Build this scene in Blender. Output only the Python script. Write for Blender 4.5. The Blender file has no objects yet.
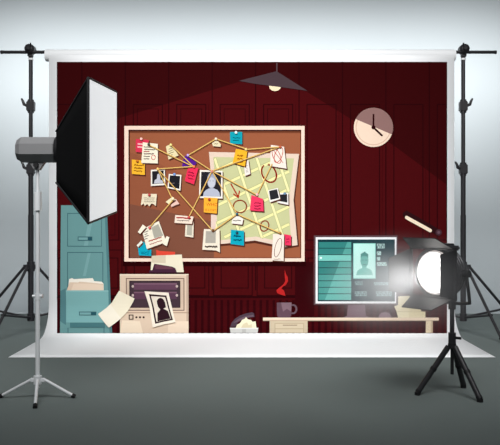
import bpy, bmesh, math, random
from mathutils import Vector, Matrix
random.seed(4)
S = bpy.context.scene
COL = S.collection

# ------------------------------------------------------------------ camera, world, light, exposure
H = 0.76                                   # camera height
cam = bpy.data.cameras.new('camera'); camo = bpy.data.objects.new('camera', cam); COL.objects.link(camo)
cam.sensor_width = 36; cam.lens = 36 * 750 / 500
camo.location = (0, 0, H); camo.rotation_euler = (math.radians(90), 0, 0)
cam.shift_y = (221 - 222.5) / 500
cam.clip_start = .05
S.camera = camo
w = bpy.data.worlds.new('world'); S.world = w; w.use_nodes = True
w.node_tree.nodes['Background'].inputs[0].default_value = (.93, .97, 1, 1)
w.node_tree.nodes['Background'].inputs[1].default_value = .16
vs = S.view_settings
S.display_settings.display_device = 'sRGB'
vs.view_transform = 'Standard'; vs.look = 'None'; vs.gamma = 1; vs.exposure = 0; vs.use_curve_mapping = False

def area(name, loc, target, sx, sy, power, spread=180, color=(1, 1, 1)):
    l = bpy.data.lights.new(name, 'AREA'); l.shape = 'RECTANGLE'; l.size = sx; l.size_y = sy
    l.energy = power; l.spread = math.radians(spread); l.color = color
    o = bpy.data.objects.new(name, l); COL.objects.link(o); o.location = loc
    o.rotation_euler = (Vector(target) - Vector(loc)).to_track_quat('-Z', 'Y').to_euler()
    return o
area('studio_key_light', (0, .9, 3.6), (0, 5, .65), 3.4, 1.2, 56, 64)
area('wall_wash_light', (0, 5.55, 2.62), (0, 6.9, 1.95), 5.5, .2, 52, 96)

# ------------------------------------------------------------------ materials
def lin(c):
    c /= 255
    return c / 12.92 if c <= .04045 else ((c + .055) / 1.055) ** 2.4
MATS = {}
def mat(rgb, rough=.85, metal=0, spec=.15, emit=0, noise=0, nscale=40, key=None):
    k = (rgb, rough, metal, spec, emit, noise, key)
    if k in MATS: return MATS[k]
    m = bpy.data.materials.new('mat_%d_%d_%d' % rgb); m.use_nodes = True
    nt = m.node_tree; b = nt.nodes['Principled BSDF']
    c = tuple(lin(v) for v in rgb) + (1,)
    b.inputs['Base Color'].default_value = c
    b.inputs['Roughness'].default_value = rough
    b.inputs['Metallic'].default_value = metal
    b.inputs['Specular IOR Level'].default_value = spec
    if emit:
        b.inputs['Emission Color'].default_value = c; b.inputs['Emission Strength'].default_value = emit
    if noise:
        n = nt.nodes.new('ShaderNodeTexNoise'); n.inputs['Scale'].default_value = nscale; n.inputs['Detail'].default_value = 4
        tc = nt.nodes.new('ShaderNodeTexCoord'); nt.links.new(tc.outputs['Object'], n.inputs['Vector'])
        mx = nt.nodes.new('ShaderNodeMix'); mx.data_type = 'RGBA'
        mx.inputs[6].default_value = tuple(v * (1 - noise) for v in c[:3]) + (1,)
        mx.inputs[7].default_value = tuple(min(1, v * (1 + noise)) for v in c[:3]) + (1,)
        nt.links.new(n.outputs['Fac'], mx.inputs[0]); nt.links.new(mx.outputs[2], b.inputs['Base Color'])
    MATS[k] = m
    return m

# ------------------------------------------------------------------ object helpers
def link(name, me, parent=None):
    o = bpy.data.objects.new(name, me); COL.objects.link(o)
    if parent is not None: o.parent = parent
    return o
def thing(name, label, cat, loc=(0, 0, 0), rz=0, group=None):
    o = bpy.data.objects.new(name, None); COL.objects.link(o); o.empty_display_size = .1
    o.location = loc; o.rotation_euler = (0, 0, rz); o['label'] = label; o['category'] = cat
    if group: o['group'] = group
    return o

class MB:
    """collects solid shapes, builds one mesh object"""
    def __init__(s): s.bm = bmesh.new(); s.mats = []
    def mi(s, m):
        if m not in s.mats: s.mats.append(m)
        return s.mats.index(m)
    def box(s, c, size, m, rot=None, bevel=0):
        r = bmesh.ops.create_cube(s.bm, size=1)
        M = Matrix.Translation(c) @ (rot.to_matrix().to_4x4() if rot else Matrix()) @ Matrix.Diagonal((*size, 1))
        bmesh.ops.transform(s.bm, matrix=M, verts=r['verts'])
        i = s.mi(m); fs = {f for v in r['verts'] for f in v.link_faces}
        for f in fs: f.material_index = i
        if bevel:
            es = list({e for f in fs for e in f.edges})
            bmesh.ops.bevel(s.bm, geom=es, offset=bevel, segments=2, affect='EDGES')
        return s
    def tube(s, pts, r, m, n=14, caps=True, smooth=True):
        pts = [Vector(p) for p in pts]
        rs = r if isinstance(r, (list, tuple)) else [r] * len(pts)
        i = s.mi(m); rings = []
        up = None
        for k, p in enumerate(pts):
            t = (pts[min(k + 1, len(pts) - 1)] - pts[max(k - 1, 0)]).normalized()
            if up is None: up = Vector((0, 0, 1)) if abs(t.z) < .9 else Vector((0, 1, 0))
            a = t.cross(up).normalized(); b = a.cross(t).normalized(); up = b
            rings.append([s.bm.verts.new(p + (a * math.cos(q) + b * math.sin(q)) * rs[k]) for q in [2 * math.pi * j / n for j in range(n)]])
        for A, B in zip(rings, rings[1:]):
            for j in range(n):
                f = s.bm.faces.new((A[j], A[(j + 1) % n], B[(j + 1) % n], B[j])); f.material_index = i; f.smooth = smooth
        if caps:
            for R_ in (rings[0], rings[-1]):
                f = s.bm.faces.new([s.bm.verts.new(v.co) for v in R_]); f.material_index = i
        return s
    def lathe(s, prof, m, axis='Y', n=40, origin=(0, 0, 0), smooth=True, caps=True):
        """prof: list of (along, radius)"""
        i = s.mi(m); o = Vector(origin); rings = []
        for t, r in prof:
            ring = []
            for j in range(n):
                q = 2 * math.pi * (j + .5) / n; c, d = r * math.cos(q), r * math.sin(q)
                v = {'Y': (c, t, d), 'Z': (c, d, t), 'X': (t, c, d)}[axis]
                ring.append(s.bm.verts.new(o + Vector(v)))
            rings.append(ring)
        for A, B in zip(rings, rings[1:]):
            for j in range(n):
                f = s.bm.faces.new((A[j], A[(j + 1) % n], B[(j + 1) % n], B[j])); f.material_index = i; f.smooth = smooth
        if caps:
            for R_ in (rings[0], rings[-1]):
                f = s.bm.faces.new([s.bm.verts.new(v.co) for v in R_]); f.material_index = i
        return s
    def slab(s, quad, t, m):
        """flat plate through 3d polygon with thickness t"""
        q = [Vector(p) for p in quad]; nrm = (q[1] - q[0]).cross(q[2] - q[0]).normalized() * t / 2
        i = s.mi(m); A = [s.bm.verts.new(p + nrm) for p in q]; B = [s.bm.verts.new(p - nrm) for p in q]
        fs = [s.bm.faces.new(A), s.bm.faces.new(B[::-1])]
        for k in range(len(q)): fs.append(s.bm.faces.new((A[k], B[k], B[(k + 1) % len(q)], A[(k + 1) % len(q)])))
        for f in fs: f.material_index = i
        return s
    def pipe(s, x0, x1, r0, r1, m, origin, n=36):
        i = s.mi(m); o = Vector(origin); c = .004
        prof = [(x0 + c, r0), (x0, r0 + c / 2), (x0, r1 - c), (x0 + c, r1), (x1 - c, r1), (x1, r1 - c), (x1, r0 + c / 2), (x1 - c, r0)]
        rings = [[s.bm.verts.new(o + Vector((t, r * math.cos(2 * math.pi * j / n), r * math.sin(2 * math.pi * j / n)))) for j in range(n)] for t, r in prof]
        for A, B in zip(rings, rings[1:] + rings[:1]):
            for j in range(n):
                f = s.bm.faces.new((A[j], A[(j + 1) % n], B[(j + 1) % n], B[j])); f.material_index = i; f.smooth = True
        return s
    def build(s, name, parent=None, label=None):
        bmesh.ops.recalc_face_normals(s.bm, faces=s.bm.faces)
        me = bpy.data.meshes.new(name); s.bm.to_mesh(me); s.bm.free()
        for m in s.mats: me.materials.append(m)
        o = link(name, me, parent)
        if label: o['label'] = label
        return o

def sheet(name, prof, x0, x1, m, parent=None, thick=.002, nx=8):
    """surface swept along x; prof = list of (y, z)"""
    bm = bmesh.new(); rows = []
    for y, z in prof: rows.append([bm.verts.new((x0 + (x1 - x0) * k / nx, y, z)) for k in range(nx + 1)])
    for A, B in zip(rows, rows[1:]):
        for k in range(nx):
            f = bm.faces.new((A[k], A[k + 1], B[k + 1], B[k])); f.smooth = True
    me = bpy.data.meshes.new(name); bm.to_mesh(me); bm.free(); me.materials.append(m)
    o = link(name, me, parent)
    if thick:
        md = o.modifiers.new('solid', 'SOLIDIFY'); md.thickness = thick; md.offset = -1
    return o

# ------------------------------------------------------------------ the studio
WALL_Y = 6.9; CR = .75
wall_m = mat((170, 177, 180), .9, noise=.015, nscale=3)
floor_m = mat((104, 113, 111), .75, spec=.2, noise=.02, nscale=6)
b = MB(); b.box((0, 2.0, -.05), (13, 8.3 , .1), floor_m); fl = b.build('floor'); fl['kind'] = 'structure'
prof = [(WALL_Y, 4.6), (WALL_Y, CR)]
prof += [(WALL_Y - CR + CR * math.cos(t), CR - CR * math.sin(t)) for t in [math.pi / 2 * k / 14 for k in range(1, 15)]]
wb = sheet('wall_back', prof, -6.5, 6.5, wall_m, thick=.0, nx=4); wb['kind'] = 'structure'
md = wb.modifiers.new('solid', 'SOLIDIFY'); md.thickness = .1; md.offset = 1

# ------------------------------------------------------------------ backdrop
BY = 5.0; R = .22; SC = 150.0
bd = thing('photo_backdrop', 'white roll backdrop printed with a dark red detective office and pinned cork board', 'backdrop', (0, BY, 0))
paper_m = mat((247, 248, 249), .8, noise=.004, nscale=5)
PX0, PX1 = -1.34, 1.362
prof = [(BY + .005, 1.872), (BY, 1.84)] + [(BY, 1.84 - (1.84 - R) * k / 6) for k in range(1, 7)]
prof += [(BY - R + R * math.cos(t), R - R * math.sin(t) + .003 * math.sin(t)) for t in [math.pi / 2 * k / 10 for k in range(1, 11)]]
prof += [(BY - R - (BY - R - 4.16) * k / 6, .003) for k in range(1, 7)]
pw = sheet('paper_sheet', [(y - BY, z) for y, z in prof], PX0, PX1, paper_m, bd, thick=.0015)
pw['label'] = 'plain white paper border and floor sweep'
b = MB(); n = 10
b.pipe(-1.373, 1.378, .0345, .040, paper_m, (0, .042, 1.872))
b.build('paper_roll', bd, 'white paper rolled along the top bar')

LAY = .0009
def pmap(x, zf, off):
    """flat backdrop coordinates -> sheet surface (vertical, then curving onto the floor)"""
    if zf >= R: return Vector((x, -off, zf))
    def at(zq):
        t = min((R - zq) / R, math.pi / 2)
        y = -R + (R - off) * math.cos(t)
        return Vector((x * (1 + y / BY), y, R - (R - off) * math.sin(t) + .003 * math.sin(t)))
    k = min(8, int((R - zf) / (R / 9))); a, b_ = R * (1 - k / 9), R * (1 - (k + 1) / 9)
    return at(a).lerp(at(b_), (a - zf) / (a - b_))
def _row(t):
    y = BY - R + R * math.cos(t); z = R - R * math.sin(t); return 221 + 750 * (H - z) / y, y
ROWS = [(_row(k * math.pi / 400), R * (1 - k * math.pi / 400)) for k in range(201)]   # layout grid of the print where the sheet bends
def fz(py):
    z = H - (py - 221) / SC
    if z >= R: return z
    for (a, b_) in zip(ROWS, ROWS[1:]):
        if a[0][0] <= py <= b_[0][0]: return a[1] + (b_[1] - a[1]) * (py - a[0][0]) / (b_[0][0] - a[0][0])
    return ROWS[-1][1]
def fx(px, py=0):
    return (px - 250) / SC

def ink(c):
    return tuple(int(round(v * .925)) for v in c)
class Print:
    """one printed motif: flat shapes layered on the backdrop sheet. Coordinates are the sheet's own grid (150 units per metre)"""
    def __init__(s, layer, step=.00002): s.bm = bmesh.new(); s.off = .0032 + layer * LAY; s.mats = []; s.n = 0; s.step = step
    def poly(s, pts, rgb, emit=0):
        m = mat(ink(rgb), .9, 0, 0)
        if m not in s.mats: s.mats.append(m)
        y = s.off + s.n * s.step; s.n += 1
        vs_ = [s.bm.verts.new((fx(a, c), y, fz(c))) for a, c in pts]
        f = s.bm.faces.new(vs_); f.material_index = s.mats.index(m)
        f.normal_update()
        if f.normal.y > 0: f.normal_flip()
        return s
    def rect(s, x0, y0, x1, y1, rgb): return s.poly([(x0, y0), (x1, y0), (x1, y1), (x0, y1)], rgb)
    def line(s, pts, wd, rgb, closed=False):
        """mitred strip along a polyline"""
        P_ = [Vector(p) for p in pts]
        P_ = [p for k, p in enumerate(P_) if k == 0 or (p - P_[k - 1]).length > 1e-4]
        if closed and (P_[0] - P_[-1]).length < 1e-3: P_.pop()
        n = len(P_); m = mat(ink(rgb), .9, 0, 0)
        if m not in s.mats: s.mats.append(m)
        i = s.mats.index(m); y = s.off + s.n * s.step; s.n += 1
        A = []; B = []
        for k in range(n):
            a = P_[k] - P_[k - 1] if (closed or k > 0) else P_[1] - P_[0]
            b_ = P_[(k + 1) % n] - P_[k] if (closed or k < n - 1) else P_[-1] - P_[-2]
            a.normalize(); b_.normalize(); t = (a + b_)
            t = t.normalized() if t.length > .2 else b_
            nn = Vector((-t.y, t.x)); den = max(.5, nn.dot(Vector((-a.y, a.x))))
            o = nn * (wd / 2 / den); e = Vector((0, 0))
            if not closed and k == 0: e = -a * wd * .2
            if not closed and k == n - 1: e = a * wd * .2
            for q_, L_ in ((P_[k] + o + e, A), (P_[k] - o + e, B)): L_.append(s.bm.verts.new((fx(q_.x, q_.y), y, fz(q_.y))))
        for k in range(n if closed else n - 1):
            j = (k + 1) % n
            f = s.bm.faces.new((A[k], A[j], B[j], B[k])); f.material_index = i; f.normal_update()
            if f.normal.y > 0: f.normal_flip()
        return s
    def frame(s, x0, y0, x1, y1, wd, rgb): return s.line([(x0, y0), (x1, y0), (x1, y1), (x0, y1)], wd, rgb, True)
    def ell(s, cx, cy, rx, ry, rgb, a0=0, a1=360, n=28, rot=0):
        pts = []
        full = (a1 - a0) >= 360
        for k in range(n if full else n + 1):
            t = math.radians(a0 + (a1 - a0) * k / n); u, v = rx * math.cos(t), ry * math.sin(t)
            c, d = math.cos(math.radians(rot)), math.sin(math.radians(rot))
            pts.append((cx + u * c - v * d, cy + u * d + v * c))
        return s.poly(pts, rgb)
    def ring(s, cx, cy, rx, ry, wd, rgb, a0=0, a1=360, rot=0, n=26):
        pts = []
        for k in range(n + 1):
            t = math.radians(a0 + (a1 - a0) * k / n); u, v = rx * math.cos(t), ry * math.sin(t)
            c, d = math.cos(math.radians(rot)), math.sin(math.radians(rot))
            pts.append((cx + u * c - v * d, cy + u * d + v * c))
        return s.line(pts, wd, rgb, (a1 - a0) >= 360)
    def scrib(s, x0, y0, x1, rows, dy, wd, rgb, slope=0, amp=.35):
        """rows of illegible handwriting"""
        wd *= 1.2; rgb = tuple(int(v * .8) for v in rgb)
        for r in range(rows):
            y = y0 + r * dy; pts = []; x = x0 + random.uniform(0, .6); e = x1 - random.uniform(0, 1.5)
            while x < e:
                pts.append((x, y + slope * (x - x0) + random.uniform(-amp, amp))); x += random.uniform(.5, .9)
            s.line(pts, wd, rgb)
        return s
    def text(s, body, x, y, size, rgb, rot=0):
        cu = bpy.data.curves.new('t', 'FONT'); cu.body = body; cu.size = size; cu.resolution_u = 2
        to = bpy.data.objects.new('t', cu); COL.objects.link(to)
        me = to.to_mesh()
        m = mat(ink(rgb), .9, 0, 0)
        if m not in s.mats: s.mats.append(m)
        yy = s.off + s.n * s.step; s.n += 1
        c, d = math.cos(rot), math.sin(rot)
        vv = [s.bm.verts.new((fx(x + v.co.x * c + v.co.y * d), yy, fz(y - v.co.y * c + v.co.x * d))) for v in me.vertices]
        for p in me.polygons:
            try:
                f = s.bm.faces.new([vv[k] for k in p.vertices]); f.material_index = s.mats.index(m); f.normal_update()
                if f.normal.y > 0: f.normal_flip()
            except ValueError: pass
        to.to_mesh_clear(); bpy.data.objects.remove(to); bpy.data.curves.remove(cu)
        return s
    def build(s, name, parent, label):
        bm = s.bm
        bmesh.ops.triangulate(bm, faces=bm.faces[:])
        for k in range(0, 10):
            z = R * (1 - k / 9)
            bmesh.ops.bisect_plane(bm, geom=bm.verts[:] + bm.edges[:] + bm.faces[:], plane_co=(0, 0, z), plane_no=(0, 0, 1), dist=1e-6)
        for v in bm.verts: v.co = pmap(v.co.x, v.co.z, v.co.y)
        me = bpy.data.meshes.new(name); bm.to_mesh(me); bm.free()
        for m in s.mats: me.materials.append(m)
        o = link(name, me, parent); o['label'] = label
        return o

# --- printed wall panelling
DK = (56, 10, 12); LT = (74, 13, 16); LN = (42, 6, 10); LO = (60, 11, 14)
p = Print(0, .000006)
p.rect(57, 62, 447, 334, LT)
p.poly([(57, 62), (447, 62), (447, 185), (393, 145), (307, 92), (277, 72), (239, 82), (130, 115), (57, 137)], DK)
for k in range(9):
    x = 82 + k * 43.4
    p.line([(x, 62), (x, 290)], 1.0, LN)
    p.line([(x - 3.5, 104), (x - 3.5, 290)], .5, (62, 9, 12))
for k in range(-1, 9):
    x = 82 + k * 43.4
    a, c = max(57.5, x + 8), min(446.5, x + 37)
    p.frame(a, 104.5, c, 240, .9, LN)
    if c - a > 20 and k < 5: p.frame(a + 4, 109, c - 4, 235, .6, LN)
    p.frame(max(57.5, x + 1.5), 250, min(446.5, x + 40), 295.5, .9, LN)
    if c - a > 15: p.frame(a + 1, 258, c - 1, 288, .9, LN)
p.rect(57, 296, 447, 298, LN)
p.rect(57, 298, 447, 334, (66, 11, 15))
x = 58
while x < 445:
    p.rect(x, 300, x + 2.6, 334, (48, 7, 11)); x += 6.5
p.rect(295, 262, 313, 318, (52, 8, 12))
p.build('printed_wall_panelling', bd, 'dark red wood panelled wall printed across the backdrop')

# --- pendant lamp
lampo = Print(4); lampo.poly([(239, 81), (276.6, 71.4), (307.4, 91), (290, 88.5), (255, 84)], (78, 62, 67))
lamp = lampo.build('printed_pendant_lamp', bd, 'grey brown cone pendant lamp printed at the top of the backdrop')
Print(5).rect(276.2, 62, 277.4, 72, (92, 72, 78)).build('cord', lamp, 'thin cord above the pendant shade')
Print(3).ell(275, 86.2, 6, 5, (255, 236, 196)).build('bulb', lamp, 'glowing cream bulb under the shade')

# --- wall clock
q = Print(3)
q.ell(373.3, 127.5, 19.6, 19.6, (250, 222, 198), n=48)
q.ring(373.3, 127.5, 17.3, 17.3, .9, (226, 190, 168), n=48)
q.poly([(373.3 + 19.6 * math.cos(math.radians(t)), 127.5 + 19.6 * math.sin(math.radians(t))) for t in [205 + k * 8 for k in range(23)] + [392 - 360 + 0]][:-1], (148, 112, 108))
ck = q.build('printed_wall_clock', bd, 'round cream and brown wall clock printed right of the pendant lamp')
Print(5).line([(373.3, 129), (373.3, 114.5)], 1.7, (45, 12, 15)).ell(373.3, 127.5, 2, 2, (45, 12, 15)).build('minute_hand', ck, 'dark clock hand pointing straight up')
Print(6).line([(373.3, 127.5), (382, 135.8)], 1.7, (45, 12, 15)).build('hour_hand', ck, 'dark clock hand pointing down to the right')

# --- cork board
q = Print(2)
q.rect(123, 258, 306, 266, (40, 5, 8))
q.rect(124.5, 126, 304.5, 261.5, (252, 222, 202))
q.rect(128.6, 129.8, 301.2, 258.2, (66, 28, 22))
q.rect(130, 131.5, 300.4, 257.6, (160, 93, 64))
q.poly([(130, 204), (214, 222), (214, 257.6), (130, 257.6)], (128, 79, 62))
q.poly([(130, 152), (210, 185), (214, 222), (130, 204)], (150, 86, 60))
q.rect(130, 131.5, 300.4, 133.2, (120, 66, 44))
board = q.build('printed_cork_board', bd, 'brown cork board with cream frame printed across the left middle of the backdrop')

def clip(x0, y0, x1, y1, bx):
    t0, t1 = 0, 1; dx, dy = x1 - x0, y1 - y0
    for pp, qq in ((-dx, x0 - bx[0]), (dx, bx[2] - x0), (-dy, y0 - bx[1]), (dy, bx[3] - y0)):
        if pp == 0:
            if qq < 0: return None
        else:
            t = qq / pp
            if pp < 0: t0 = max(t0, t)
            else: t1 = min(t1, t)
    if t0 >= t1: return None
    return [(x0 + dx * t0, y0 + dy * t0), (x0 + dx * t1, y0 + dy * t1)]
q = Print(3)
q.poly([(210, 153.5), (300, 155.5), (295, 200), (299, 246.5), (285, 249), (255, 243), (217, 246.5), (213, 245), (213, 200)], (84, 42, 32))
q.poly([(209, 152), (299, 154), (293.5, 200), (297.5, 245), (285, 247), (255, 240.5), (216, 244.5), (213, 200)], (234, 210, 190))
q.poly([(213.5, 157), (294, 158.5), (288.5, 200), (291, 239), (281, 241.5), (256, 236.5), (218, 240.5), (216, 200)], (202, 203, 152))
bx = (215, 158.5, 288.6, 237)
for k in range(8):
    y0 = 176 + k * 17.6; c = clip(205, y0, 300, y0 - 45, bx)
    if c:
        q.line(c, 3.6, (176, 182, 130)); q.line(c, 2.6, (243, 236, 168))
for k in range(-2, 5):
    x0 = 212 + k * 21; c = clip(x0, 150, x0 + 33, 250, bx)
    if c:
        q.line(c, 3.4, (176, 182, 130)); q.line(c, 2.4, (246, 238, 176))
q.ring(269, 173.5, 6.8, 9.4, 1.6, (140, 30, 22), -60, 262, -28)
q.ring(240, 206.5, 6.6, 6.2, 1.3, (138, 52, 24))
q.ring(264.5, 226, 4.2, 5.3, 1.2, (140, 44, 24), rot=20)
q.line([(231, 184), (238, 196.5)], 1.3, (172, 50, 26)).line([(233.5, 194), (238.3, 197.5), (239.5, 191)], 1.3, (172, 50, 26))
q.build('street_map', board, 'large pale green street map with red marker rings on the right of the board')

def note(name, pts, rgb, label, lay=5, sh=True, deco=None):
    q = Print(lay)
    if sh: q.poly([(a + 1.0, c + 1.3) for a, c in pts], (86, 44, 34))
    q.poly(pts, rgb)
    if deco: deco(q)
    return q.build(name, board, label)
INK = (120, 60, 50); RD = (200, 50, 50)
note('sticky_note', [(136, 139), (149, 140), (147.5, 153), (135.8, 152)], (222, 56, 84), 'red sticky note at the top left corner of the board', 5, deco=lambda q: q.line([(138, 144), (147, 144.6)], 1.4, (250, 190, 190)).line([(138, 147), (146, 147.6)], 1.4, (250, 190, 190)))
note('document', [(143, 142.5), (158, 144), (158, 163.5), (141.5, 163)], (250, 240, 215), 'white typed document overlapping the red sticky note', 6,
     deco=lambda q: q.scrib(144, 147, 156.5, 2, 2.4, .7, (110, 90, 80), .05, .2).scrib(144, 151.6, 151, 1, 2, .7, RD, 0, .3).scrib(144, 154, 156, 1, 2, .8, (110, 50, 60), 0, .2).scrib(143.5, 156.5, 151, 2, 2.4, .7, (110, 90, 80), 0, .2).ring(153.6, 157.5, 1.9, 2.3, .6, RD))
note('sticky_note', [(132, 159.5), (145, 161), (145, 175), (132, 174)], (250, 186, 52), 'yellow sticky note with handwriting at the left edge of the board', 5, deco=lambda q: q.scrib(134, 165, 144, 3, 3, .7, (176, 110, 20), .04, .6))
note('paper_scrap', [(166, 146.5), (171, 144), (178.8, 155.5), (168.6, 159.6)], (238, 224, 176), 'small tilted cream paper right of the typed document', 5, deco=lambda q: q.scrib(168.5, 149.5, 174, 4, 2.2, .5, (140, 130, 100), -.35, .2))
note('sticky_note', [(184, 157), (188, 155), (196.5, 163), (193, 168.5), (182, 167)], (88, 32, 145), 'purple sticky note in the upper left of the board', 5)
note('sticky_note', [(188, 168), (198.5, 168), (194, 184.5), (184.8, 181)], (238, 52, 88), 'tilted crimson sticky note below the purple one', 6, deco=lambda q: q.scrib(188, 172, 195, 3, 3, .7, (170, 20, 60), .2, .6))
note('photograph', [(151, 170), (165, 169), (165.5, 185), (151, 186)], (246, 240, 228), 'white edged photo of a pale figure on black', 5,
     deco=lambda q: q.poly([(152.3, 171.4), (163.8, 170.6), (164, 183.4), (152.4, 184.2)], (36, 34, 38)).poly([(154, 183.6), (155, 180), (157, 179), (157.4, 174.5), (159, 173.6), (160.3, 176), (160.4, 179.6), (163, 181), (163.4, 183)], (196, 196, 206)))
note('photograph', [(169, 174), (181.5, 175), (180.5, 190.7), (167.6, 188)], (246, 240, 228), 'black photo with white edges held by a blue pin', 6,
     deco=lambda q: q.poly([(170, 175.4), (180.3, 176.2), (179.4, 189), (169, 186.8)], (34, 34, 38)).scrib(171, 183.5, 175, 1, 1, .8, (120, 110, 110)))
note('torn_paper', [(142.5, 193.8), (157, 194), (156, 206), (153.5, 204), (151.5, 203.5), (149.5, 206.5), (147.5, 203.8), (145, 206), (143.8, 203.4), (141, 205.5)], (240, 226, 196), 'torn cream paper with a ragged bottom edge at the left of the board', 5,
     deco=lambda q: q.scrib(144, 198, 155, 3, 1.9, .5, (150, 140, 120), 0, .15))
note('paper_scrap', [(170.5, 201.5), (176, 199), (179.5, 204), (176, 205), (171.5, 207)], (240, 200, 186), 'pink paper scrap with a curled edge near the middle left of the board', 5)
note('paper_scrap', [(165.8, 202), (172.5, 196.6), (175.4, 199.6), (169, 204.2)], (244, 232, 188), 'cream tape like scrap over the pink paper scrap', 6)
note('newspaper_clipping', [(142, 229.5), (159, 221), (166.5, 242), (147, 249)], (246, 238, 216), 'large tilted newspaper clipping near the bottom left of the board', 7,
     deco=lambda q: q.poly([(151.6, 227.5), (158.5, 224), (163.5, 235.5), (154.5, 238.5)], (176, 172, 158)).scrib(144.5, 232.5, 149.5, 4, 2.3, .6, (160, 150, 140), -.4, .2).scrib(148.5, 241.5, 163, 1, 2.4, .9, (214, 90, 80), -.34, .4).scrib(149.5, 244.6, 163, 1, 2.4, .6, (214, 110, 100), -.34, .4))
note('tape', [(138, 232), (143, 224.5), (146.4, 227), (140.4, 234)], (252, 244, 222), 'cream tape on the upper left corner of the newspaper clipping', 8)
note('tape', [(163, 244), (166.8, 236), (169.6, 237.2), (167, 246)], (252, 244, 222), 'cream tape on the right corner of the newspaper clipping', 8)
note('sticky_note', [(138, 247), (143.5, 241.5), (151.5, 249.5), (151.5, 256), (139, 255.4)], (18, 168, 192), 'turquoise sticky note half under the newspaper clipping', 5, deco=lambda q: q.scrib(141, 252, 150, 2, 1.8, .5, (10, 110, 140)))
note('tape', [(136.8, 245.4), (141.5, 240.5), (143, 242.4), (138.4, 247)], (240, 240, 226), 'white tape on the turquoise note under the clipping', 6)
note('newspaper_clipping', [(186, 219), (194, 218), (193.4, 237.4), (185, 236.4)], (238, 226, 204), 'narrow upright newspaper clipping at the centre left of the board', 5, deco=lambda q: q.poly([(187.4, 223), (192.4, 223), (192, 235.4), (186.8, 235)], (182, 176, 160)))
note('newspaper_clipping', [(175.4, 215), (193.6, 216.6), (192, 224), (174.6, 222.8)], (246, 226, 208), 'short horizontal clipping with red headline over the upright one', 6, deco=lambda q: q.scrib(176.5, 217.6, 191.5, 1, 2, 1.1, (214, 70, 70), .06, .3).scrib(177, 220.4, 190, 1, 2, .6, (170, 150, 140), .04))
note('paper_scrap', [(212, 143.5), (216, 139), (221, 144.6), (220.4, 147), (213, 146.2)], (236, 222, 184), 'little cream scrap at the top middle of the board', 5, deco=lambda q: q.scrib(214, 144, 219, 1, 1, .5, (150, 120, 90)))
note('sticky_note', [(230, 132), (242.2, 132), (242.2, 144.4), (230, 143.6)], (20, 162, 178), 'teal sticky note near the top edge of the board', 5, deco=lambda q: q.scrib(232.5, 138, 240.5, 2, 2.6, .6, (10, 100, 120)))
note('paper_scrap', [(243.6, 162), (248.4, 160), (250.4, 174), (245, 176)], (244, 234, 224), 'narrow white paper strip under the upper yellow note on the map', 6, deco=lambda q: q.scrib(245.6, 166, 249, 4, 2, .4, (170, 160, 160)))
note('sticky_note', [(236, 149), (247.4, 151), (245, 166.6), (232.6, 163)], (250, 184, 46), 'yellow sticky note over the top left of the map', 7, deco=lambda q: q.scrib(237, 155.6, 244.5, 3, 3, .8, (190, 110, 20), .1, .7))
note('document', [(270.8, 145), (284, 147), (286.6, 168.8), (270, 166)], (246, 234, 220), 'white page with crossed red scribbles at the top right of the map', 7,
     deco=lambda q: q.ring(276.5, 156, 3.6, 8, .7, (196, 80, 64), rot=-22).ring(278.5, 155, 3.6, 8, .7, (196, 80, 64), rot=20).line([(273, 150), (283, 163)], .6, (196, 80, 64)))
def hood(q):
    q.poly([(201.4, 171.8), (221.2, 172.4), (221, 196.6), (200.4, 196.4)], (38, 36, 42))
    q.poly([(203, 196.4), (204, 192), (206.6, 189.6), (209.6, 188.4), (214, 188.4), (217.6, 190), (219.6, 193), (220, 196.4)], (184, 188, 204))
    q.ell(211.6, 180.5, 4.4, 8.0, (168, 172, 190)); q.ell(211.6, 182.6, 3.6, 5.2, (200, 202, 214))
    q.line([(209.6, 181), (210.8, 181)], .5, (120, 120, 140)).line([(212.6, 181), (213.8, 181)], .5, (120, 120, 140))
note('photograph', [(200, 170), (222.6, 171), (222.6, 198.6), (199, 198)], (248, 240, 228), 'large black photo of a grey hooded figure at the middle of the board', 6, deco=hood)
note('sticky_note', [(204, 197.4), (217.6, 198), (216.8, 213.6), (203.8, 212.4)], (250, 178, 56), 'orange sticky note reading WHO under the hooded figure photo', 7,
     deco=lambda q: q.text('WHO', 206.2, 205.8, 4.5, (206, 90, 26), .04).text('IS LOST', 205, 211, 3.3, (206, 90, 26), .04))
note('paper_scrap', [(211, 213), (216, 213), (215.6, 229), (211, 229)], (232, 208, 194), 'pink paper strip below the orange note', 5, sh=False)
note('newspaper_clipping', [(204, 229), (219.6, 229.4), (220, 252.4), (216, 250.4), (202.4, 249.6)], (242, 230, 210), 'newspaper clipping with a grey picture at the bottom left of the map', 6,
     deco=lambda q: q.poly([(206, 231), (216, 231), (215.6, 243), (205.4, 243)], (176, 170, 158)).scrib(205, 246.4, 219, 1, 2, 1.2, (100, 84, 76), .03, .6))
note('sticky_note', [(251.4, 195), (263, 199), (263.6, 211.4), (249.8, 210.4)], (240, 62, 100), 'pink sticky note on the middle of the map', 7, deco=lambda q: q.scrib(254, 203, 261.5, 3, 2.8, .7, (190, 30, 70), .05, .6))
note('photograph', [(277.6, 193), (288.2, 193), (288.4, 205), (277, 202.6)], (240, 236, 230), 'small black photo at the right of the map, lower of two', 6, deco=lambda q: q.poly([(279, 194.6), (287, 194.2), (287.2, 202.6), (278.4, 201)], (40, 40, 44)))
note('photograph', [(267.8, 190.4), (277.8, 188), (280.2, 199), (269.8, 202.4)], (244, 240, 232), 'small tilted black photo at the right of the map, upper of two', 7, deco=lambda q: q.poly([(269, 191), (277, 189.2), (279, 198), (270.4, 200)], (42, 42, 46)))
note('paper_scrap', [(233, 216.6), (237, 214), (243.4, 219), (242.2, 224.6), (231.4, 223.4)], (244, 238, 226), 'small white tag below the brown marker ring on the map', 6, deco=lambda q: q.scrib(233, 220.6, 241.5, 1, 2, .7, (150, 140, 130)))
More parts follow.
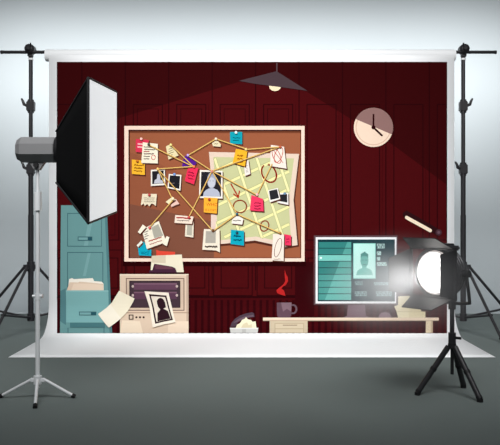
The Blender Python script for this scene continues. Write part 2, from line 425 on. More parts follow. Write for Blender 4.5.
note('sticky_note', [(231, 229.6), (244, 231), (244, 245.6), (230.4, 244)], (18, 166, 188), 'turquoise sticky note at the bottom of the map', 7, deco=lambda q: q.scrib(233.5, 236, 241.5, 1, 2, .9, (10, 96, 120), 0, .8).scrib(233, 240.6, 242, 1, 2, .9, (10, 96, 120), -.05, .8))
note('sticky_note', [(284, 234), (291, 235.4), (291, 245.4), (284.2, 245)], (238, 56, 96), 'small pink sticky note at the bottom right corner of the map', 6, deco=lambda q: q.scrib(286, 239, 290, 2, 3, .6, (180, 30, 70), 0, .6))
note('document', [(273, 234), (284, 234.6), (283.6, 261), (271.6, 260.2)], (246, 230, 216), 'long white slip with a brown oval hanging over the lower frame', 8, deco=lambda q: q.ring(278, 247.6, 3, 9.6, .55, (110, 70, 60), rot=14).scrib(273, 259, 282, 1, 1, .4, (120, 100, 90)))
# strings and pins
STR = (232, 190, 108)
strings = [((149, 145), (194, 167)), ((171, 145), (194, 167)), ((158, 169), (194, 166.5)), ((188, 155.5), (216, 139)), ((216, 139), (246, 149)),
 ((246, 149.6), (280, 147)), ((188, 155.5), (212, 171)), ((280, 147), (212, 171)), ((212, 171), (257, 195)), ((257, 195), (272, 164)), ((158, 169), (213, 231)),
 ((158, 169), (173, 200)), ((173, 200), (150, 227)), ((212, 171), (189, 217)), ((212, 171), (237, 214)), ((213, 231), (237, 214)), ((237, 214), (280, 233))]
ends = ['typed document to crimson note', 'tilted cream paper to crimson note', 'pale figure photo to crimson note', 'purple note to top middle scrap', 'top middle scrap to upper yellow note',
 'upper yellow note to scribbled page', 'purple note to hooded figure photo', 'scribbled page to hooded figure photo', 'hooded figure photo to pink note on the map', 'pink note on the map to scribbled page',
 'pale figure photo to clipping at the map corner', 'pale figure photo to cream scrap', 'cream scrap to large tilted clipping', 'hooded figure photo to red headline clipping', 'hooded figure photo to white tag on the map',
 'clipping at the map corner to white tag', 'white tag to long slip']
for k, (sg, en) in enumerate(zip(strings, ends)):
    q = Print(10 + (k % 6) * .25)
    q.line([(sg[0][0] + .3, sg[0][1] + 1.0), (sg[1][0] + .3, sg[1][1] + 1.0)], .45, (110, 62, 34)); q.line(sg, .95, STR)
    q.build('string', board, 'yellow string from ' + en)
pins = [((141.6, 139), (250, 190, 180), 'red corner note'), ((149, 144.4), (70, 70, 60), 'typed document'), ((137.6, 161), (200, 110, 30), 'left edge yellow note'), ((171, 145), (236, 214, 130), 'tilted cream paper'),
 ((188, 155.4), (190, 160, 230), 'purple note'), ((194, 166.6), (250, 120, 70), 'crimson note'), ((158, 169), (250, 196, 110), 'pale figure photo'), ((174.6, 174.4), (110, 150, 210), 'black photo beside the pale figure'),
 ((149.6, 194.8), (190, 70, 70), 'torn cream paper'), ((216, 139), (244, 220, 190), 'top middle scrap'), ((236, 132.6), (230, 250, 250), 'teal note'), ((246, 149.4), (236, 206, 130), 'upper yellow note'),
 ((280, 147), (190, 90, 60), 'scribbled page'), ((212, 171.4), (210, 130, 110), 'hooded figure photo'), ((209.4, 199.4), (180, 60, 40), 'orange note'), ((257, 194.6), (250, 180, 180), 'pink note on the map'),
 ((237, 214), (40, 90, 110), 'white tag'), ((237, 232.6), (10, 60, 80), 'turquoise note on the map'), ((213, 230.4), (110, 70, 40), 'clipping at the map corner'), ((280, 233), (170, 120, 60), 'long slip'),
 ((189, 217.4), (190, 60, 60), 'red headline clipping'), ((150, 227.6), (220, 90, 90), 'large tilted clipping'), ((173, 198.6), (250, 236, 190), 'cream scrap'), ((284.6, 193.6), (90, 130, 160), 'lower small black photo')]
for (a, c), rgb, en in pins:
    q = Print(13); q.ell(a + .4, c + .6, 1.2, 1.2, (90, 50, 40), n=12); q.ell(a, c, 1.35, 1.35, rgb, n=14); q.ell(a - .3, c - .4, .5, .5, tuple(min(255, v + 50) for v in rgb), n=8)
    q.build('pin', board, 'round pin at the top of the ' + en)

# --- filing cabinet
q = Print(3)
q.poly([(61.2, 205.3), (107, 205.3), (108.2, 235), (112.2, 334), (60, 334), (60.6, 270)], (108, 154, 154))
q.poly([(107, 205.3), (108.2, 235), (112.2, 334), (109.6, 334), (106, 240), (104.6, 205.3)], (84, 128, 132))
q.poly([(60.6, 291), (66, 288), (66, 326), (60.2, 322)], (84, 128, 132))
cab = q.build('printed_filing_cabinet', bd, 'tall teal filing cabinet printed at the left end of the backdrop')
TL = (66, 106, 112)
def handle(x, y, ww, par, lab, lay):
    Print(lay).rect(x, y, x + ww, y + 4.2, TL).rect(x + .8, y + .9, x + ww * .68, y + 3.3, (120, 166, 166)).rect(x + ww * .7, y + .6, x + ww - .4, y + 3.6, (40, 82, 92)).build('handle', par, lab)
Print(4).rect(67.5, 213, 102, 246.5, TL).rect(68.2, 213.8, 101.4, 245.8, (108, 154, 154)).poly([(84, 245.8), (90, 213.8), (94, 213.8), (88, 245.8)], (122, 166, 166)).build('drawer', cab, 'upper closed drawer front of the cabinet')
handle(78, 236.5, 14.6, cab, 'handle of the upper drawer', 6)
Print(4).rect(67.5, 252, 103.4, 292, TL).rect(68.2, 252.8, 102.7, 292, (108, 154, 154)).poly([(83, 276), (88, 252.8), (91, 252.8), (86, 276)], (122, 166, 166)).build('drawer', cab, 'second drawer front above the open one')
Print(6).poly([(68.4, 291), (69.4, 279), (72.4, 278), (74, 279), (93, 278), (94.4, 281), (102, 281.6), (103.8, 283.6), (104, 291)], (248, 240, 226)).poly([(66.8, 291), (69.8, 282.2), (78, 282.4), (80, 281.6), (92, 282.6), (103.6, 283.8), (103.6, 291)], (226, 200, 176)).poly([(71, 291), (74, 283.4), (90, 283.6), (103.4, 284.8), (103.4, 291)], (238, 214, 190)).build('folders', cab, 'cream folders in the open drawer')
Print(7).rect(70, 323, 105, 329, (74, 118, 122)).rect(66.2, 290.2, 108.6, 323.6, (124, 174, 174)).rect(66.2, 290.2, 108.6, 291.4, (142, 188, 188)).build('drawer', cab, 'open lower drawer front')
handle(79, 312, 17.4, cab, 'handle of the open drawer', 9)
Print(4).line([(68, 329), (68, 334)], .8, TL).line([(104, 329), (104, 334)], .8, TL).build('drawer', cab, 'lowest drawer just showing above the backdrop bottom')

# --- printer under the board
q = Print(4)
q.rect(120, 274, 188.6, 334, (224, 200, 176)); q.rect(120, 274, 188.6, 275.4, (244, 224, 202)); q.rect(186.4, 275, 188.6, 334, (196, 170, 150))
q.rect(120, 312.6, 188.6, 313.6, (176, 148, 130)); q.poly([(120, 334), (122, 321), (140, 322), (143, 334)], (240, 220, 196)); q.poly([(168, 322), (188.6, 322), (188.6, 334), (168, 334)], (238, 216, 192))
prn = q.build('printed_printer', bd, 'beige boxy printer with dark roller window printed below the cork board')
Print(5).rect(126, 278, 184.4, 311, (110, 84, 76)).rect(126.8, 278.8, 183.6, 310.2, (214, 190, 168)).rect(129.4, 280.6, 180.4, 308, (56, 40, 46)).rect(130.4, 281.6, 179.6, 307.2, (70, 54, 62)).build('window', prn, 'dark framed window of the printer')
Print(6).rect(134, 283, 177, 289.6, (102, 68, 88)).rect(134, 283, 177, 284.4, (128, 92, 110)).ell(133, 286.2, 1.2, 1.4, (200, 178, 172), n=14).ell(177, 286.2, 1.2, 1.4, (200, 178, 172), n=14).build('roller', prn, 'upper purple roller')
Print(6).rect(134, 291.6, 177, 299, (92, 60, 80)).rect(134, 291.6, 177, 293, (122, 86, 104)).ell(133, 295.2, 1.2, 1.4, (200, 178, 172), n=14).ell(177, 295.2, 1.2, 1.4, (200, 178, 172), n=14).build('roller', prn, 'lower purple roller')
q = Print(6).frame(129.2, 315.6, 133, 320, .9, (50, 32, 34))
for a in (136.4, 140, 143.6): q.ell(a, 318, 1.1, 1.1, (50, 32, 34), n=12)
q.build('buttons', prn, 'square key and three dots on the printer')
Print(14).poly([(156.4, 249.6), (160, 250.8), (175.4, 251.8), (175, 257), (156.6, 257)], (226, 76, 58)).build('printed_folder', bd, 'red folder tip sticking up behind the printer papers')
Print(16).poly([(152, 255.6), (182, 254.4), (184, 272), (177, 272), (175.6, 268), (172, 266.4), (160, 264.4), (154.6, 263.6), (152.6, 270), (151, 270)], (240, 230, 204)).poly([(152, 255.6), (166, 255.1), (166, 263), (152, 262.4)], (218, 204, 178)).build('printed_paper_pile', bd, 'cream papers standing in the tray over the lower edge of the cork board')
Print(15).poly([(149.4, 272.4), (149.6, 270.4), (152.6, 269.4), (154.4, 263.6), (160, 264), (172, 266), (176, 268.4), (177.6, 272.4)], (72, 40, 58)).poly([(154.8, 266), (157, 264.6), (172, 267), (173.4, 269), (156, 269)], (104, 62, 76)).build('printed_paper_tray', bd, 'dark purple paper tray on top of the beige printer')
Print(17).poly([(119.6, 290.4), (135, 298.2), (127.6, 312), (119, 321.6), (108.8, 330), (98, 315), (106.6, 308), (113.4, 300.6)], (242, 232, 208)).poly([(98, 315), (106.6, 308), (110.4, 304.4), (121, 319.6), (119, 321.6), (108.8, 330)], (246, 238, 218)).build('printed_loose_paper', bd, 'blank cream sheet falling between the filing cabinet and the printer')
q = Print(17)
q.poly([(144.8, 291), (168.8, 292.4), (171.6, 306), (175.6, 324), (164, 326.4), (152.8, 330), (149.6, 308)], (246, 236, 218))
q.poly([(149.2, 293.8), (166.6, 295.2), (169.4, 308), (173, 321.6), (164, 323.4), (155.2, 325.8), (152.4, 308)], (48, 24, 30))
q.poly([(151.2, 295.8), (165.4, 296.8), (168, 308), (171, 320.2), (164, 321.6), (156.6, 323.6), (154, 308)], (232, 220, 204))
q.ell(161, 302.6, 4.0, 5.0, (46, 26, 34), rot=-8)
q.poly([(157, 302), (165, 302), (166, 307.6), (163.4, 309), (168, 311.6), (170.6, 320), (164, 321.4), (157.4, 323.2), (157.4, 314), (160.4, 310), (158, 307)], (46, 26, 34))
q.build('printed_portrait', bd, 'sheet with a dark head and shoulders silhouette in front of the printer')

# --- waste bin
q = Print(5); q.poly([(229.8, 329), (258.4, 329), (257.6, 334), (230.6, 334)], (212, 212, 208)); q.poly([(229.8, 329), (258.4, 329), (258.2, 330.2), (230, 330.2)], (236, 236, 232)); q.poly([(242, 330.2), (246, 330.2), (246, 334), (242, 334)], (190, 190, 186))
binn = q.build('printed_waste_bin', bd, 'pale waste bin printed at the bottom middle of the backdrop')
Print(4).poly([(235.6, 329), (237, 325.6), (240, 324), (242, 320.6), (244.6, 319.4), (246, 317.6), (248, 320), (251, 320.6), (252.6, 322.6), (255.6, 322), (256, 326), (256.6, 329)], (244, 236, 204)).poly([(241, 329), (243, 325), (247, 323), (248.6, 326), (252, 325), (252, 329)], (224, 212, 176)).build('crumpled_paper', binn, 'crumpled cream paper heaped in the bin')
q = Print(3); pts = [(230.4, 327.6), (231.6, 323.4), (235, 319.4), (240, 316), (246, 313.8), (252, 312.6), (254, 313.6), (254.6, 317.6), (250, 318), (244, 319.6), (238, 323), (235.4, 327.6)]
q.poly(pts, (78, 60, 72)); q.poly([(233, 324), (238, 319.6), (246, 316.4), (253, 315.4), (254, 317), (246, 318.4), (239, 322)], (104, 82, 94))
q.build('lid', binn, 'grey purple swing lid tipped behind the paper')

# --- desk with mug and monitor
q = Print(5); q.rect(269.6, 321, 307.6, 334, (206, 190, 162)); q.rect(274.6, 324, 304, 334, (188, 170, 142)); q.rect(275.4, 324.8, 303.2, 329.6, (214, 198, 170)); q.line([(283, 326.2), (297, 326.2)], .9, (150, 130, 108)); q.rect(275.4, 330.4, 303.2, 334, (214, 198, 170))
desk = q.build('printed_desk', bd, 'pale wooden desk printed along the lower right of the backdrop')
desk['label'] = 'pale wooden desk with a drawer block printed along the lower right of the backdrop'
Print(6).rect(263, 318.3, 438.8, 321.8, (238, 216, 192)).rect(263, 320.8, 438.8, 321.8, (196, 172, 148)).build('desktop', desk, 'thin pale desktop')
Print(5).rect(425.8, 321, 432.8, 334, (222, 204, 174)).rect(430.8, 321, 432.8, 334, (190, 170, 142)).build('leg', desk, 'right hand desk leg')
q = Print(6); q.ring(293, 309.4, 3.4, 4.4, 1.8, (104, 80, 90), -110, 110); q.poly([(276.8, 302.4), (291.6, 302.4), (291.2, 316), (290, 318.2), (278.2, 318.2), (277, 316)], (98, 74, 84)); q.poly([(281, 302.4), (291.6, 302.4), (291.2, 312), (287, 309), (283, 312)], (128, 102, 112))
q.build('printed_mug', bd, 'grey purple mug printed on the left end of the desk')
Print(6).poly([(284.6, 269.6), (286, 274), (287.6, 277), (288, 281), (285.6, 285), (283, 286.4), (281.4, 288.4), (284, 290.6), (285.4, 295.8), (281, 294.6), (277, 293), (276.4, 290), (279, 287.6), (283, 284.6), (285.2, 281), (284.6, 276)], (186, 38, 38)).build('printed_steam', bd, 'red wisp of steam printed above the mug')

q = Print(6)
q.rect(313.8, 235.4, 397.4, 305, (96, 70, 76)); q.rect(315.6, 237.2, 396.2, 303.4, (246, 248, 250)); q.rect(317.6, 239.4, 394.6, 301.2, (24, 58, 66))
mon = q.build('printed_monitor', bd, 'computer monitor with teal suspect file printed on the desk')
Print(5).poly([(348, 304), (365, 304), (366, 316), (370, 318.4), (343, 318.4), (347, 316)], (118, 92, 102)).build('monitor_stand', mon, 'purple grey foot of the monitor')
q = Print(7)
for k in range(9):
    y = 242 + k * 6.5
    q.rect(318.4, y, 351, y + 5.8, (122, 204, 192) if k == 2 else ((52, 132, 126) if k < 5 else (74, 156, 148)))
for k in range(9):
    y = 242 + k * 6.5; a = 347 - k * 2.5
    if k != 2: q.poly([(a, y), (351, y), (351, y + 5.8), (a - 2.2, y + 5.8)], (84, 168, 158) if k < 5 else (104, 186, 176))
q.ell(320.8, 257.8, 1.1, 1.1, (235, 255, 250), n=12)
q.build('screen_list', mon, 'teal menu of nine rows on the left of the screen')
q = Print(7)
q.rect(353, 243.2, 375.4, 278.6, (150, 226, 214)); q.rect(353.8, 244, 374.6, 277.6, (200, 250, 240))
q.poly([(356, 275), (357, 271), (359.4, 269), (362, 268), (362, 264), (366.4, 264), (366.4, 268), (369, 268.6), (371.4, 270.6), (372.6, 275)], (110, 196, 182))
q.ell(364.2, 260.6, 4.0, 6.6, (96, 180, 168)); q.poly([(360.4, 258), (360.6, 253.8), (363, 252.6), (364.6, 251.4), (366, 253), (368, 254), (368, 258), (366, 256), (362, 256)], (54, 136, 128))
q.line([(361.8, 260), (363.4, 260)], .6, (40, 110, 108)).line([(365.2, 260), (366.8, 260)], .6, (40, 110, 108)).line([(362.6, 264.4), (366, 264.4)], .6, (40, 110, 108))
q.build('screen_portrait', mon, 'pale mint portrait of a person on the screen')
q = Print(7)
def glyphs(x, y, n, h, ww, rgb, wd=.55):
    for k in range(n):
        a = x + k * ww * 1.3
        q.frame(a, y, a + ww * .8, y + h, wd, rgb) if k % 2 else q.line([(a + ww * .8, y), (a, y), (a, y + h / 2), (a + ww * .8, y + h / 2), (a + ww * .8, y + h), (a, y + h)], wd, rgb)
WH = (190, 226, 222)
glyphs(377, 244, 4, 4, 1.5, WH); glyphs(377, 251.8, 2, 2.8, 1.6, WH, .8); glyphs(377, 257.4, 2, 2.6, 1.2, WH, .8); glyphs(377, 262.6, 5, 2.8, 1.5, WH, .8)
glyphs(355, 281.6, 4, 3, 1.5, (120, 160, 160)); glyphs(374, 282.4, 8, 2.4, 1.5, (150, 186, 186)); glyphs(355, 291.6, 6, 4, 1.5, (150, 186, 186)); glyphs(376, 291.6, 8, 4, 1.5, (150, 186, 186))
q.build('screen_text', mon, 'pale lines of small characters on the right of the screen')
Print(6).ell(385, 318.3, 6.5, 5.6, (132, 106, 116), 180, 360).build('printed_computer_mouse', bd, 'rounded grey purple mouse printed right of the monitor foot')
Print(7).poly([(398, 296.2), (410, 295.6), (421, 296.2), (421, 311.6), (425.4, 312), (425.4, 318.3), (398, 318.3), (396.6, 312), (394.2, 306.4), (398, 305)], (240, 228, 194)).poly([(409, 295.8), (421, 296.2), (421, 311.6), (425.4, 312), (425.4, 318.3), (409, 318.3)], (228, 214, 176)).line([(396.6, 312), (424, 312)], .5, (206, 190, 152)).build('printed_paper_stack', bd, 'cream block of papers printed at the right end of the desk')
q = Print(5); q.line([(405.6, 213.6), (436, 231.2)], 6, (46, 18, 22)); q.ell(405.4, 214.4, 2.8, 3, (46, 18, 22), n=16)
dl = q.build('printed_desk_lamp', bd, 'slanted dark bar lamp printed above the monitor to the right')
Print(6).line([(407, 217.9), (429.6, 230.3)], 3.4, (255, 234, 205)).ell(406.4, 217.5, 1.7, 1.7, (255, 234, 205), n=12).ell(430, 230.6, 1.7, 1.7, (255, 234, 205), n=12).build('light_tube', dl, 'glowing cream light strip')
Print(6).ell(438.4, 232.4, 3.2, 3.2, (74, 44, 52)).ell(438.4, 232.4, 1.5, 1.5, (104, 76, 86)).build('joint', dl, 'round arm joint')

# ------------------------------------------------------------------ backdrop stands and crossbar
black = mat((34, 33, 36), .42, 0, .4, noise=.1)
black2 = mat((22, 22, 24), .55, 0, .3)
silver = mat((236, 238, 240), .35, .25, .6)
SY = BY + .042
BARZ = 1.895
t = thing('crossbar', 'long thin black crossbar carrying the white backdrop roll', 'pole', (0, SY, BARZ))
MB().tube([(-1.672, 0, 0), (1.652, 0, 0)], .011, black, 16).build('bar', t)
e = MB().tube([(-1.676, 0, 0), (-1.664, 0, 0)], .0125, black2, 16).build('end_cap', t)
e = MB().tube([(1.644, 0, 0), (1.656, 0, 0)], .0125, black2, 16).build('end_cap', t)

def stand(x, sgn, label):
    t = thing('backdrop_stand', label, 'stand', (x, SY, 0), 0, 'black stands of the backdrop')
    MB().tube([(0, .028, .09), (0, .028, .80)], .0185, black, 20).build('lower_pole', t)
    MB().tube([(0, .028, .78), (0, .028, 1.15)], .0165, black, 20).build('middle_pole', t)
    MB().tube([(0, .028, 1.10), (0, .028, 1.872)], .0135, black, 20).build('upper_pole', t)
    MB().tube([(0, .028, 1.848), (0, .028, 1.860)], .0165, mat((238, 238, 238), .5, key='ring'), 20).build('ring', t, 'thin white ring near the pole top')
    h = MB().lathe([(-.024, .016), (-.02, .030), (-.008, .033), (.045, .033), (.05, .028)], black, 'Y', 26, (0, 0, BARZ + .022)).box((0, .02, 1.884), (.034, .034, .034), black, bevel=.003)
    h = h.build('bar_clamp', t)
    MB().tube([(-.012 * sgn, -.022, BARZ + .028), (-.016 * sgn, -.034, BARZ + .055)], .005, black2, 10).lathe([(-.034, .012), (-.03, .016), (-.022, .016)], black2, 'Y', 18, (0, 0, BARZ + .022)).build('clamp_knob', h)
    for z, s2 in ((1.535, -1 if sgn < 0 else 1), (1.11, -1)):
        c = MB().box((0, .028, z), (.052, .05, .07), black, bevel=.006).tube([(0, .028, z - .045), (0, .028, z + .045)], .021, black, 18).build('collar', t)
        MB().tube([(s2 * .02, .02, z + .0), (s2 * .042, .012, z + .012), (s2 * .047, .01, z + .03), (s2 * .058, .01, z + .05)], [.009, .011, .009, .006], black, 10).build('lever', c)
    cz = .45; crown = MB().tube([(0, .028, cz - .03), (0, .028, cz + .035)], .026, black, 20)
    feet = [Vector((sgn * .43, .10, .012)), Vector((sgn * .125, -.40, .012)), Vector((-sgn * .38, .20, .012))]
    for f in feet:
        d = Vector((f.x, f.y - .028, 0)).normalized()
        crown.box((d.x * .035, .028 + d.y * .035, cz), (.03, .022, .03), black, rot=Vector((1, 0, 0)).rotation_difference(d))
    crown.build('crown', t)
    hub = MB().tube([(0, .028, .085), (0, .028, .135)], .024, black, 20).build('hub', t)
    for f in feet:
        d = Vector((f.x, f.y - .028, 0)).normalized(); a = Vector((d.x * .045, .028 + d.y * .045, cz))
        s_ = Vector((-d.y, d.x, 0)) * .006
        lg = MB().tube([a, a.lerp(f, .5), f], .0095, black, 10).build('leg', t)
        MB().tube([a.lerp(f, .95), f + (f - a).normalized() * .006], .0135, black2, 12).build('rubber_foot', lg)
        m_ = a.lerp(f, .66); h0 = Vector((d.x * .02, .028 + d.y * .02, .11))
        MB().tube([h0 + s_, m_ + s_], .0075, black, 8).tube([m_ - s_ * 2, m_ + s_ * 2.4], .009, black2, 8).build('brace', t)
    return t
stand((30 - 250) / 148.5, -1, 'black backdrop stand on the left, behind the softbox light')
stand((464 - 250) / 148.5, 1, 'black backdrop stand on the right, behind the barn door spotlight')

# ------------------------------------------------------------------ softbox light on chrome stand
SX, SYB = -.906, 3.2
t = thing('softbox_light', 'softbox strobe with white front and black sides on a chrome stand', 'studio light', (SX, SYB, 0))
loc = lambda x, y, z: (x - SX, y - SYB, z)
grey = mat((128, 128, 129), .45, .3, .4, noise=.03)
greyd = mat((96, 96, 98), .5, .3, .4)
HZ = 1.063
hd = MB().lathe([(-.990, .044), (-.970, .057), (-.83, .057), (-.822, .05)], grey, 'X', 8, loc(0, SYB, HZ), smooth=False).build('strobe_head', t, 'grey octagonal strobe body behind the softbox')
MB().lathe([(-.992, .024), (-.9895, .028)], greyd, 'X', 24, loc(0, SYB, HZ)).tube([loc(-.991, SYB + .0, HZ - .012), loc(-.998, SYB, HZ - .012)], .006, greyd).build('rear_panel', hd)
MB().lathe([(-.826, .055), (-.818, .062), (-.806, .062)], black2, 'X', 28, loc(0, SYB, HZ)).build('speed_ring', t)
# fabric shell : front rectangle (rolled a little), small back square
F = [Vector(loc(-.626, 2.9, 1.313)), Vector(loc(-.626, 2.9, .752)), Vector(loc(-.626, 3.5, .802)), Vector(loc(-.626, 3.5, 1.362))]
B_ = [Vector(loc(-.797, 3.085, 1.128)), Vector(loc(-.797, 3.085, .918)), Vector(loc(-.806, 3.31, .940)), Vector(loc(-.806, 3.31, 1.158))]
cloth = mat((10, 10, 11), .8, 0, .1, noise=.15, nscale=60)
m_ = MB(); ic = m_.mi(cloth); fr = []; N = 8
ctr = sum(F, Vector()) / 4
for k in range(N + 1):
    u = k / N; ring = []
    for j in range(4):
        for i in range(6):
            v = i / 6; pf = F[j].lerp(F[(j + 1) % 4], v); pb = B_[j].lerp(B_[(j + 1) % 4], v)
            q_ = pb.lerp(pf, u)
            sag = .012 * math.sin(math.pi * v) * math.sin(math.pi * u)
            cc = (sum(B_, Vector()) / 4).lerp(ctr, u); q_ += (cc - q_).normalized() * sag
            ring.append(m_.bm.verts.new(q_))
    fr.append(ring)
for A, C in zip(fr, fr[1:]):
    for j in range(24):
        f = m_.bm.faces.new((A[j], A[(j + 1) % 24], C[(j + 1) % 24], C[j])); f.material_index = ic; f.smooth = True
f = m_.bm.faces.new(fr[0]); f.material_index = ic
sh = m_.build('fabric_shell', t, 'black fabric sides of the softbox')
dif = mat((236, 238, 240), .6, 0, .2, emit=.6, key='diffuser')
ins = [ctr.lerp(v, .982) for v in F]
MB().slab([v + Vector((.002, 0, 0)) for v in ins], .006, dif).build('diffuser', t, 'glowing white front panel of the softbox')
rim = MB()
for j in range(4): rim.tube([F[j], F[(j + 1) % 4]], .006, black2, 8)
rim.build('rim', t, 'black edge around the softbox front')
for j in range(4):
    MB().tube([B_[j], B_[j].lerp(F[j], .5) , F[j]], .0045, black2, 8).build('rod', t)
# bracket and pole
MB().slab([loc(-.94, 3.2, HZ - .05), loc(-.872, 3.2, HZ - .05), loc(-.895, 3.2, HZ - .085), loc(-.917, 3.2, HZ - .085)], .03, grey).lathe([(-.02, .010), (.0, .010)], black2, 'Y', 18, loc(SX, 3.185 + .0, HZ - .067)).build('tilt_bracket', t, 'grey bracket between head and pole')
def P(z0, z1, r, name, m=silver):
    return MB().tube([(0, 0, z0), (0, 0, z1)], r, m, 20).build(name, t)
P(.80, HZ - .078, .0068, 'upper_pole')
P(.805, .885, .0155, 'sleeve'); P(.43, .81, .0085, 'middle_pole')
P(.425, .45, .0115, 'collar'); P(.05, .43, .0095, 'lower_pole')
MB().tube([(-.022, 0, .44), (.012, 0, .44), (.022, 0, .44)], [.006, .006, .01], silver, 12).build('knob', t)
MB().tube([(0, 0, .065), (0, 0, .10)], .017, silver, 20).box((0, 0, .082), (.06, .016, .016), silver, bevel=.002).build('crown', t)
for fxy in ((-.165, .02), (.15, .02), (.035, -.16)):
    d = Vector((fxy[0], fxy[1], 0)).normalized() * .024
    a = Vector((d.x, d.y, .085)); f = Vector((fxy[0], fxy[1], .008))
    lg = MB().tube([a, f], .0068, silver, 10).build('leg', t)
    MB().tube([a.lerp(f, .93), f + (f - a).normalized() * .006], .0095, black2, 10).build('rubber_foot', lg)

# ------------------------------------------------------------------ barn door spotlight on black tripod
TX, TY = .884, 3.28; TH = math.radians(-52); LZ = .539
t = thing('spotlight', 'black barn door spotlight with lit lens on a short black tripod', 'studio light', (TX, TY, 0))
Rm = Matrix.Rotation(TH, 3, 'Z')
def L(x, y, z): return Rm @ Vector((x, y, 0)) + Vector((0, 0, LZ + z))
def rot_build(mb, name, parent, label=None):
    for v in mb.bm.verts: v.co = Rm @ v.co + Vector((0, 0, LZ))
    return mb.build(name, parent, label)
case = mat((44, 44, 47), .4, .2, .45, noise=.08)
hs = MB()
hs.lathe([(-.118, .099), (-.128, .103), (-.124, .109), (-.10, .109), (-.095, .104), (-.055, .103), (-.045, .100), (-.02, .092), (.002, .078), (.02, .056), (.026, .03)], case, 'Y', 44)
for k in range(3): hs.lathe([(-.088 + k * .016, .102), (-.086 + k * .016, .107), (-.079 + k * .016, .107), (-.077 + k * .016, .102)], case, 'Y', 44)
hs.box((0, -.05, .104), (.09, .10, .022), case, bevel=.006).box((0, -.05, .118), (.05, .07, .012), black2, bevel=.003)
hous = rot_build(hs, 'housing', t)
glow = mat((255, 252, 248), .4, 0, .3, emit=9, key='lens')
ln_ = MB(); g2 = mat((255, 252, 248), .4, 0, .3, emit=2.2, key='lens2'); g3 = mat((250, 240, 236), .35, 0, .4, emit=.55, key='lens3')
ln_.lathe([(-.112, .096), (-.120, .095), (-.126, .088)], g3, 'Y', 40, caps=False).lathe([(-.126, .088), (-.133, .074)], g2, 'Y', 40, caps=False).lathe([(-.133, .074), (-.139, .052), (-.143, .028), (-.1445, .004)], glow, 'Y', 40, caps=False)
rot_build(ln_, 'lens', hous, 'brightly lit white lens')
fr_ = MB(); g = .116; gz = .105
for a, c, sx, sz in ((0, gz, 2 * g + .012, .012), (0, -gz, 2 * g + .012, .012)): fr_.box((a, -.133, c), (sx, .012, sz), black2, bevel=.002)
for a in (-g, g): fr_.box((a, -.133, 0), (.012, .012, 2 * gz), black2, bevel=.002)
frame = rot_build(fr_, 'door_frame', t, 'square black frame around the lens')
leaf = mat((24, 24, 26), .6, .1, .25, noise=.1)
def door(pts, lab):
    d = MB().slab([L(*p_) for p_ in pts], .003, leaf)
    a, c = L(*pts[0]), L(*pts[1])
    d.tube([a.lerp(c, .12), a.lerp(c, .88)], .005, black2, 10)
    return d.build('barn_door', t, lab)
y0 = -.142
door([(-.112, y0, gz), (.112, y0, gz), (.085, y0 - .085, gz + .045), (-.085, y0 - .085, gz + .045)], 'upper barn door flap')
door([(-.108, y0, -gz), (.108, y0, -gz), (.078, y0 - .10, -gz - .04), (-.078, y0 - .10, -gz - .04)], 'lower barn door flap')
door([(-g, y0, -.10), (-g, y0, .10), (-g - .012, y0 - .125, .062), (-g - .012, y0 - .125, -.08)], 'left barn door flap')
door([(g, y0, -.10), (g, y0, .10), (g + .004, y0 - .095, .085), (g + .004, y0 - .095, -.085)], 'right barn door flap')
yk = MB()
for s_ in (1, -1):
    yk.tube([L(.118 * s_, -.065, .012), L(.122 * s_, -.062, -.03), L(.122 * s_, -.05, -.085), L(.105 * s_, -.02, -.128), L(.04 * s_, 0, -.137), L(0, 0, -.137)], .0075, black2, 10)
yk.build('yoke', t, 'U shaped bracket holding the housing')
for s_ in (1, -1):
    MB().tube([L(.098 * s_, -.065, 0), L(.128 * s_, -.065, 0), L(.136 * s_, -.065, 0)], [.014, .017, .015], black2, 18).build('tilt_knob', t)
MB().tube([(0, 0, .235), (0, 0, LZ - .13)], .010, black, 16).tube([(0, 0, LZ - .165), (0, 0, LZ - .128)], .016, black2, 16).build('pole', t)
MB().tube([(0, 0, .222), (0, 0, .272)], .0165, black, 18).tube([(.012, -.006, .25), (.034, -.02, .25)], .006, black2, 10).build('collar', t)
MB().tube([(0, 0, .205), (0, 0, .226)], [.02, .017], black2, 18).tube([(0, 0, .09), (0, 0, .21)], .0075, black2, 12).build('center_column', t)
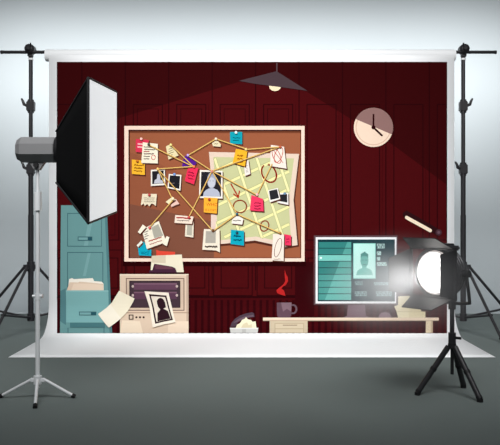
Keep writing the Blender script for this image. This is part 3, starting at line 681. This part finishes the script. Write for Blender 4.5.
for fxy in ((-.152, -.005), (.088, .135), (.082, -.13)):
    d = Vector((fxy[0], fxy[1], 0)).normalized() * .016
    a = Vector((d.x, d.y, .212)); f = Vector((fxy[0], fxy[1], .012)); mid = a.lerp(f, .52)
    lg = MB().tube([a, mid], .0125, black, 12).tube([a.lerp(f, .46), mid], .0145, black2, 12).tube([mid, f], .0122, black, 12).build('leg', t)
    MB().tube([a.lerp(f, .95), f], .0132, black2, 12).tube([f + Vector((0, 0, .002)), f - Vector((0, 0, .0115))], .0132, black2, 12).build('rubber_foot', lg)
# the lamp's own beam
sl = bpy.data.lights.new('spotlight_beam', 'SPOT'); sl.energy = 20; sl.spot_size = math.radians(58); sl.spot_blend = .9; sl.shadow_soft_size = .06
so = bpy.data.objects.new('spotlight_beam', sl); COL.objects.link(so); so.parent = t
so.location = L(0, -.16, 0); so.rotation_euler = (Rm @ Vector((-.05, -1, -.14))).to_track_quat('-Z', 'Y').to_euler()

# haze volume added and shaped to give the lamp's flare glow, lit by its beam
hz = bpy.data.materials.new('haze'); hz.use_nodes = True; nt = hz.node_tree
nt.nodes.remove(nt.nodes['Principled BSDF'])
vol = nt.nodes.new('ShaderNodeVolumeScatter'); vol.inputs['Anisotropy'].default_value = .1
vol.inputs['Color'].default_value = (.97, .98, 1, 1)
tc = nt.nodes.new('ShaderNodeTexCoord'); ln = nt.nodes.new('ShaderNodeVectorMath'); ln.operation = 'LENGTH'
mr = nt.nodes.new('ShaderNodeMapRange'); mr.interpolation_type = 'SMOOTHERSTEP'
mr.inputs['From Min'].default_value = 0; mr.inputs['From Max'].default_value = 1; mr.inputs['To Min'].default_value = 1.7; mr.inputs['To Max'].default_value = 0
nt.links.new(tc.outputs['Object'], ln.inputs[0]); nt.links.new(ln.outputs['Value'], mr.inputs['Value'])
nt.links.new(mr.outputs['Result'], vol.inputs['Density']); nt.links.new(vol.outputs['Volume'], nt.nodes['Material Output'].inputs['Volume'])
bm = bmesh.new(); bmesh.ops.create_icosphere(bm, subdivisions=3, radius=1.02)
me = bpy.data.meshes.new('haze'); bm.to_mesh(me); bm.free(); me.materials.append(hz)
ho = link('haze', me); ho.location = (.60, 3.02, .49); ho.scale = (.42, .40, .27)
ho['kind'] = 'stuff'; ho['label'] = 'added haze giving the glow in front of the spotlight lens'; ho['category'] = 'haze'
